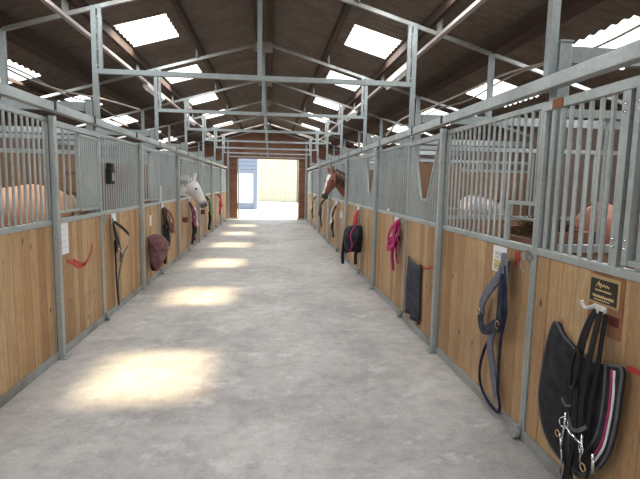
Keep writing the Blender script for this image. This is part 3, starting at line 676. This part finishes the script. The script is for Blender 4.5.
ubox(MB(), R, .001, .05, 11.34, 11.46, .9, 1.06, .006).build('box_body', M['white_plastic'], t); ubox(MB(), R, .05, .056, 11.38, 11.42, .96, 1.0).build('rocker', M['pale_ink'], t)
tack(R, 15.3, 1.2, .85, .13, 'black_leather', 'black_leather', 'bridle', 'black bridle on the right wall beyond the bay horse', 'bridle', .12, 'navy_rope', 12, .05)
tack(R, 18.4, 1.2, .8, .13, 'black_leather', 'white_web', 'bridle', 'dark bridle hanging furthest down the right wall', 'bridle', .12, None, 13, .05)
for k, y in enumerate((12.55, 15.5, 18.6)): card(R, y, 1.23, .18, .13, 'white card on the right wall above the %s of the three far bridles' % ['nearest', 'middle', 'furthest'][k], lines=False)
# left wall
t = card(L, 4.90, 1.13, .20, .31, 'tall white notice sheet beside the nearest left guide post', 'notice_sheet')
o = None
b = MB(); b.sweep(smooth_path(yz(L, [(4.96, .90), (5.08, .86), (5.2, .80), (5.32, .785), (5.42, .79), (5.27, .82), (5.1, .885)], .004)), .03, .004, up=(1, 0, 0)); b.sweep(smooth_path(yz(L, [(5.40, .79), (5.5, .83), (5.58, .88), (5.64, .99)], .004)), .03, .004, up=(1, 0, 0))
tag(b.build('paint_mark', M['red_paint']), 'curved red paint mark on the planks of the nearest left door', 'paint mark')
tag(ubox(MB(), L, .001, .012, 3.60, 3.66, .62, .74).build('sticker', M['white_plastic']), 'small white sticker at the left edge of the nearest left planks', 'sticker')
card(L, 6.42, 1.23, .18, .17, 'bright white card above the black bridle on the left', lines=False)
t = thing('bridle', 'black bridle with long reins hanging on the nearest left stall front', 'bridle', tuple(U(L, .06, 6.4, .7)))
strap(L, [(6.33, 1.20, .02), (6.26, 1.16, .05), (6.27, 1.05, .06), (6.30, .90, .07), (6.30, .78, .06)], .05, 'black_leather', t, 'headpiece', th=.012)
strap(L, [(6.35, 1.18, .03), (6.45, 1.10, .09), (6.58, 1.02, .12), (6.66, .98, .12)], .03, 'black_leather', t, 'cheek_strap', th=.008)
strap(L, [(6.66, .99, .12), (6.70, .88, .12), (6.66, .80, .12), (6.52, .74, .10), (6.40, .80, .08)], .018, 'galv_dull', t, 'cheek_strap', th=.008)
strap(L, [(6.30, 1.10, .05), (6.38, .92, .07), (6.42, .78, .08), (6.38, .66, .08)], .03, 'black_leather', t, 'noseband', th=.008)
strap(L, [(6.36, .68, .08), (6.48, .76, .1), (6.60, .84, .12)], .018, 'grey_trim', t, 'browband', th=.006)
strap(L, [(6.28, .95, .05), (6.30, .70, .05), (6.31, .45, .05), (6.34, .25, .05), (6.38, .08, .05)], .025, 'black_leather', t, 'rein', th=.012)
strap(L, [(6.50, .74, .09), (6.42, .58, .07), (6.35, .42, .06), (6.36, .25, .055), (6.39, .10, .05)], .014, 'grey_trim', t, 'rein', th=.012)
b = MB(); b.ring(U(L, .09, 6.33, .83), .03, .007); b.ring(U(L, .13, 6.66, .98), .022, .007); b.build('bit', M['chrome'], t, smooth=True)
t = thing('grooming_pouch', 'small black pouch clipped to the bars of the nearest left fixed grille', 'pouch', tuple(U(L, .03, 6.22, 1.8)))
ubox(MB(), L, .003, .07, 6.14, 6.30, 1.66, 1.86, .02).build('pouch_body', M['black_pad'], t, smooth=True); ubox(MB(), L, .006, .075, 6.16, 6.28, 1.84, 1.92, .02).build('pouch_flap', M['black_leather'], t); ubox(MB(), L, .068, .08, 6.19, 6.24, 1.70, 1.80, .003).build('clasp', M['galv_dull'], t)
card(L, 8.33, 1.04, .12, .18, 'small white note on the planks above the burgundy saddle pad')
t = thing('saddle_pad', 'burgundy saddle pad with dark lining folded over the left wall', 'saddle pad', tuple(U(L, .05, 8.6, .5)))
upad(L, 8.08, [(.02, .70), (.03, .80), (.16, .84), (.27, .80), (.32, .74), (.345, .62), (.31, .48), (.25, .36), (.19, .25), (.13, .24), (.05, .40)], .07, 'burgundy', t, 'pad_body')
upad(L, 8.21, [(.015, .70), (.05, .74), (.13, .74), (.2, .6), (.2, .4), (.17, .26), (.10, .20), (.03, .22), (.015, .4)], .06, 'black_pad', t, 'lining')
card(L, 9.22, 1.26, .16, .12, 'bright white card above the brown bridle on the left', lines=False)
tack(L, 9.22, 1.20, 1.05, .10, 'black_leather', 'black_leather', 'bridle', 'black bridle hanging behind the burgundy saddle pad', 'bridle', .06, None, 21, .05)
t = tack(L, 9.38, 1.20, .80, .15, 'brown_leather', 'brown_leather', 'halter', 'reddish brown leather halter beside the burgundy saddle pad', 'halter', .12, 'galv_dull', 22, .045)
tag(MB().tube([U(L, -.0, 9.03+.12, ZW), U(L, -.0, 9.03+.12, 1.62)], .014).build('white_rod', M['white_plastic']), 'short white rod standing on the left mid rail', 'rod')
tag(ubox(MB(), L, .01, .12, 11.3, 11.42, .76, .88, .02).build('door_bumper', M['brown_leather'], smooth=True), 'small reddish brown bumper on the door below the white horse', 'bumper')
card(L, 12.2, 1.25, .18, .14, 'white card on the left wall beside the white horse', lines=False)
tack(L, 12.15, 1.2, 1.05, .12, 'black_leather', 'pink_web', 'bridle', 'black bridle with pink straps just beyond the white horse', 'bridle', .12, 'black_leather', 31, .05)
tack(L, 12.5, 1.1, .9, .10, 'black_leather', 'white_web', 'bridle', 'black and white bridle behind the pink strapped bridle on the left', 'bridle', .12, 'black_leather', 33, .05)
tack(L, 15.3, 1.25, 1.05, .16, 'black_leather', 'green_web', 'halter', 'green and black halter hanging beyond the white horse', 'halter', .14, 'black_leather', 34, .07)
tag(ubox(MB(), L, .01, .12, 14.2, 14.32, .76, .90, .02).build('door_bumper', M['brown_leather'], smooth=True), 'small dark red bumper beside the green halter', 'bumper')
tack(L, 18.5, 1.25, .75, .16, 'red_web', 'red_web', 'halter', 'red halter hanging furthest down the left wall', 'halter', .14, 'red_web', 35, .07)
tag(ubox(MB(), L, .01, .14, 19.3, 19.46, .72, .86, .02).build('door_bumper', M['brown_leather'], smooth=True), 'small red bumper beside the furthest left halter', 'bumper')

# ---------------------------------------------------------------- horses
def horse(label, loc, rotz, neck, hdir, hpitch, coat, mane, vox=.016, headlen=.62, scale=1., fat=1.):
    loc = Vector(loc)
    t = bpy.data.objects.new('horse', None); C.objects.link(t); t.location = loc; t.rotation_euler = (0, 0, rotz); t.scale = (scale,)*3
    tag(t, label, 'horse'); ORG[t.name] = Vector((0, 0, 0))
    b = MB(); Y = Vector((0, 1, 0)); Z = Vector((0, 0, 1)); X = Vector((1, 0, 0))
    b.loft([(Vector((x, 0, z)), Y*w, Z*h) for x, z, w, h in ((-.99, 1.26, .06, .10), (-.95, 1.24, .14, .18), (-.83, 1.22, .24, .27), (-.62, 1.22, .28, .315), (-.35, 1.19, .275, .30), (0, 1.15, .29, .31), (.3, 1.16, .285, .34), (.55, 1.22, .25, .35), (.74, 1.22, .20, .28), (.86, 1.2, .13, .19), (.90, 1.2, .07, .1))], 20)
    for sy in (-1, 1):
        for chain in (((.56, 1.12, .13, .17), (.56, .92, .09, .12), (.57, .72, .065, .075), (.57, .50, .05, .055), (.57, .46, .045, .05), (.56, .30, .033, .04), (.56, .14, .042, .047), (.60, .07, .045, .055), (.62, .0, .058, .075)),
                      ((-.70, 1.15, .15, .22), (-.62, .90, .12, .17), (-.70, .70, .08, .10), (-.84, .53, .05, .065), (-.83, .40, .04, .05), (-.81, .20, .036, .042), (-.79, .13, .042, .047), (-.75, .06, .046, .055), (-.73, .0, .058, .075))):
            b.loft([(Vector((x, sy*(.15 if z < .9 else .13), z)), Y*w, X*h) for x, z, w, h in chain], 12)
    N = [Vector(p[:3]) for p in neck]
    rings = []
    for i, p in enumerate(N):
        tg = (N[min(i+1, len(N)-1)]-N[max(i-1, 0)]).normalized(); side = Z.cross(tg).normalized() if abs(tg.z) < .99 else Y
        upv = tg.cross(side).normalized(); rings.append((p, side*neck[i][3], upv*neck[i][4]))
    b.loft(rings, 16)
    poll = N[-1]; h = Vector(hdir).normalized(); th = math.radians(hpitch)
    D = h*math.cos(th) - Z*math.sin(th); Nn = h*math.sin(th) + Z*math.cos(th); S = Nn.cross(D).normalized()
    Ln = headlen; hs = []
    for f, w, up_, dn in ((-.10, .05, .05, .07), (0, .078, .085, .13), (.14, .098, .098, .165), (.28, .102, .10, .185), (.42, .085, .095, .165), (.56, .064, .088, .115), (.70, .054, .082, .085), (.82, .055, .08, .075), (.91, .060, .078, .080), (.97, .052, .066, .076), (1.0, .03, .045, .055)):
        c = poll + D*(Ln*f) + Nn*((up_-dn)/2 - .0)
        hs.append((c, S*w*fat, Nn*((up_+dn)/2*fat)))
    b.loft(hs, 18)
    for sg in (-1, 1):      # cheek, brow ridge, nostril swelling, ears
        b.ball(poll + D*(Ln*.30) + S*sg*.072 + Nn*.055, .032, seg=10)
        b.ball(poll + D*(Ln*.93) + S*sg*.045 + Nn*.03, .024, seg=8)
        e0 = poll - D*.01 + S*sg*.052 + Nn*.06
        ed = (-D*.62 + Nn*.55 + S*sg*.18).normalized()
        e1 = S.copy(); e2 = ed.cross(e1).normalized(); e1 = e2.cross(ed).normalized()
        b.loft([(e0-ed*.04, e1*.03, e2*.03), (e0+ed*.02, e1*.034, e2*.026), (e0+ed*.07, e1*.038, e2*.022), (e0+ed*.12, e1*.026, e2*.018), (e0+ed*.165, e1*.009, e2*.009)], 10)
    tmp = b.build('tmp', M['coat']); md = tmp.modifiers.new('r', 'REMESH'); md.mode = 'VOXEL'; md.voxel_size = vox
    sm = tmp.modifiers.new('s', 'SMOOTH'); sm.iterations = 3; sm.factor = .5
    dg = bpy.context.evaluated_depsgraph_get(); me = bpy.data.meshes.new_from_object(tmp.evaluated_get(dg)); bpy.data.objects.remove(tmp)
    me.name = 'horse_body'
    at = me.color_attributes.new('coat', 'FLOAT_COLOR', 'POINT')
    base, dark, mottle, muz, blaze = coat
    base = Vector(base); dark = Vector(dark)
    for i, v in enumerate(me.vertices):
        p = v.co; q = p-poll; f = q.dot(D)/Ln; sd = q.dot(S); nn = q.dot(Nn)
        c = base.copy()
        k = noise.noise(p*5)*.5+.5; c = c.lerp(dark, mottle*max(0, min(1, (k-.35)*2.2)))
        if p.z < .75: c = c.lerp(dark, min(1, (.75-p.z)*2.2))
        onhead = -.1 < f < 1.1 and abs(sd) < .13 and nn > -.22 and nn < .2
        if onhead and muz and f > .74: c = c.lerp(Vector(muz), min(1, (f-.74)*7))
        if onhead and blaze and nn > .05 and .12 < f < .86 and abs(sd) < (.012+.014*math.sin(f*9)**2 + (.022 if f < .36 else 0)): c = Vector((.75, .72, .68))
        at.data[i].color = (*c, 1)
    for p in me.polygons: p.use_smooth = True
    me.materials.clear(); me.materials.append(M['coat'])
    body = bpy.data.objects.new('body', me); C.objects.link(body); body.parent = t
    for sg in (-1, 1):
        MB().ball(poll + D*(Ln*.31) + S*sg*.091*fat + Nn*.047, .021, seg=12).build('eye', M['eye'], t, smooth=True)
        MB().ball(poll + D*(Ln*.955) + S*sg*.054*fat + Nn*.035, .013, (1, 1, 1.3), seg=8).build('nostril', M['hair_dark'], t, smooth=True)
    # mane: overlapping locks down one side of the crest
    m = MB(); rr = random.Random(int(loc.y*10)); K = 46
    for k in range(K):
        f = k/(K-1)*(len(N)-1); i = min(int(f), len(N)-2); g = f-i
        c = rings[i][0].lerp(rings[i+1][0], g); uv = rings[i][2].lerp(rings[i+1][2], g); sv = rings[i][1].lerp(rings[i+1][1], g)
        top = c+uv*.98; sdn = sv.normalized()*(-1 if mane[1] < 0 else 1); dr = uv.normalized(); ln = rr.uniform(.14, .24)*(1.35 if mane[0] == 'hair_dark' else 1)
        tw = (N[min(i+1, len(N)-1)]-N[i]).normalized()*rr.uniform(-.02, .02)
        m.sweep(smooth_path([top-dr*.02, top+dr*.022+sdn*.02, top+sdn*(sv.length*.75)-dr*ln*.3+tw, top+sdn*(sv.length*1.12)-dr*ln*.7+tw*2, top+sdn*(sv.length*1.12)-dr*ln+tw*3], 3), lambda q: .034*(1-q*.75), .012, up=tuple(sdn))
    for k in range(7):
        a = poll+S*rr.uniform(-.02, .02)+Nn*.07-D*.03
        m.sweep(smooth_path([a, a+Nn*.03+D*.05, a+Nn*.022+D*.12+S*rr.uniform(-.02, .02), a+Nn*.018+D*rr.uniform(.14, .2)+S*rr.uniform(-.03, .03)], 3), lambda q: .02*(1-q*.8), .008, up=tuple(Nn))
    m.build('mane', M[mane[0]], t)
    m = MB()
    for k in range(14):
        a = rr.uniform(-.04, .04); m.sweep(smooth_path([(-.96, a*.3, 1.42), (-1.00, a*.6, 1.36), (-1.03, a, 1.1), (-1.01+rr.uniform(-.02, .02), a*1.6, .7), (-1.0, a*1.4, rr.uniform(.4, .55))], 3), lambda q: .035*(1-q*.7), .03, up=(0, 1, 0))
    m.build('tail', M[mane[0]], t)
    return t
neckL = ((.52, 0, 1.30, .15, .27), (.75, 0, 1.41, .125, .235), (.97, 0, 1.51, .10, .20), (1.14, 0, 1.59, .088, .16), (1.27, 0, 1.64, .075, .12))
neckH = ((.50, 0, 1.32, .15, .28), (.70, .0, 1.50, .125, .25), (.88, .0, 1.67, .11, .215), (1.04, .01, 1.81, .098, .17), (1.17, .03, 1.91, .08, .125))
neckD = ((.52, 0, 1.28, .15, .26), (.75, 0, 1.35, .125, .2), (.98, 0, 1.38, .10, .16), (1.15, 0, 1.36, .088, .13), (1.27, 0, 1.33, .075, .11))
horse('white horse with grey mane and dark muzzle looking out of a left stall', (-3.08, 11.08, 0), 0, neckL, (1, -.2, 0), 62, ((.66, .64, .62), (.36, .35, .35), .4, (.10, .09, .09), False), ('hair_grey', -1), .014, headlen=.62, scale=1.04, fat=1.12)
horse('bay horse with white blaze and black mane looking out of a right stall', (2.66, 11.33, 0), math.pi, neckH, (.72, .69, 0), 62, ((.20, .065, .028), (.05, .018, .010), .3, (.015, .012, .012), True), ('hair_dark', 1), .013, headlen=.64, scale=1.02, fat=1.15)
horse('pale chestnut horse standing rump to the aisle in the nearest left stall', (-3.2, 5.46, 0), math.pi, neckD, (1, 0, 0), 50, ((.66, .37, .22), (.36, .17, .09), .5, None, False), ('hair_flax', 1), .022, scale=1.08)
neckT = ((.55, 0, 1.28, .15, .25), (.78, -.08, 1.36, .125, .2), (.92, -.27, 1.38, .10, .16), (.99, -.46, 1.34, .088, .13), (1.02, -.62, 1.28, .075, .11))
M['hair_red'] = mat('hair_red', (.16, .045, .02), .6)
horse('grey horse turned away in a right stall, seen between the grille bars', (3.32, 7.45, 0), math.radians(78), neckT, (.15, -1, 0), 50, ((.42, .36, .36), (.24, .20, .20), .5, (.05, .04, .04), False), ('hair_grey', 1), .022)
horse('reddish chestnut horse behind the bars at the right edge of the picture', (3.62, 4.35, 0), math.pi/2, neckT, (.15, -1, 0), 50, ((.28, .085, .04), (.13, .04, .022), .4, (.05, .03, .02), False), ('hair_red', 1), .022, scale=1.01)

# ---------------------------------------------------------------- light
sd = Vector((-.66, -.16, -1)).normalized()
sun = bpy.data.lights.new('sun', 'SUN'); sun.energy = 13; sun.angle = math.radians(5); sun.color = (1, .82, .55)
so = bpy.data.objects.new('sun', sun); C.objects.link(so); so.rotation_euler = sd.to_track_quat('-Z', 'Y').to_euler(); so.location = (12, 12, 15)
for sg, d, y, w, ly in LIGHTS:
    a = bpy.data.lights.new('skylight_daylight', 'AREA'); a.shape = 'RECTANGLE'; a.size = ly; a.size_y = w*1.03; a.energy = 40*w*ly; a.color = (.97, .98, 1.0)
    o = bpy.data.objects.new('skylight_daylight', a); C.objects.link(o)
    nrm = Vector((-sg*SL, 0, -1)).normalized()
    q = Matrix((( 0, 1, 0), nrm.cross(Vector((0, 1, 0))) * -1, -nrm)).transposed()
    o.rotation_euler = q.to_euler(); o.location = Vector((XC+sg*d, y, ZR-SL*d)) + nrm*.045
w = bpy.data.worlds.new('World'); bpy.context.scene.world = w; w.use_nodes = True
bg = w.node_tree.nodes['Background']; bg.inputs[0].default_value = (.86, .93, 1.0, 1); bg.inputs[1].default_value = 3.2

# ---------------------------------------------------------------- camera
f, pi_, ya, ro, H = 478., .1161, .1053, .0204, 1.717
cam = bpy.data.cameras.new('camera'); cam.sensor_width = 36; cam.lens = f*36/640; cam.clip_start = .05; cam.clip_end = 300
cm = bpy.data.objects.new('camera', cam); C.objects.link(cm)
fw = Vector((math.sin(ya)*math.cos(pi_), math.cos(ya)*math.cos(pi_), -math.sin(pi_)))
rt = Vector((math.cos(ya), -math.sin(ya), 0)); up = rt.cross(fw)
# image is rotated: u' = u cos - v sin, v' = u sin + v cos (v down)
r2 = rt*math.cos(ro) + up*math.sin(ro); u2 = -rt*math.sin(ro) + up*math.cos(ro)
cm.matrix_world = Matrix((( r2.x, u2.x, -fw.x, 0), (r2.y, u2.y, -fw.y, 0), (r2.z, u2.z, -fw.z, H), (0, 0, 0, 1)))
bpy.context.scene.camera = cm
sc = bpy.context.scene
sc.view_settings.view_transform = 'Standard'; sc.view_settings.look = 'None'; sc.view_settings.gamma = 1; sc.view_settings.exposure = 0.1
sc.view_settings.use_curve_mapping = False
sc.cycles.use_denoising = True
sc.cycles.max_bounces = 10; sc.cycles.diffuse_bounces = 6; sc.cycles.transparent_max_bounces = 12; sc.cycles.sample_clamp_indirect = 8
sc.cycles.caustics_reflective = False
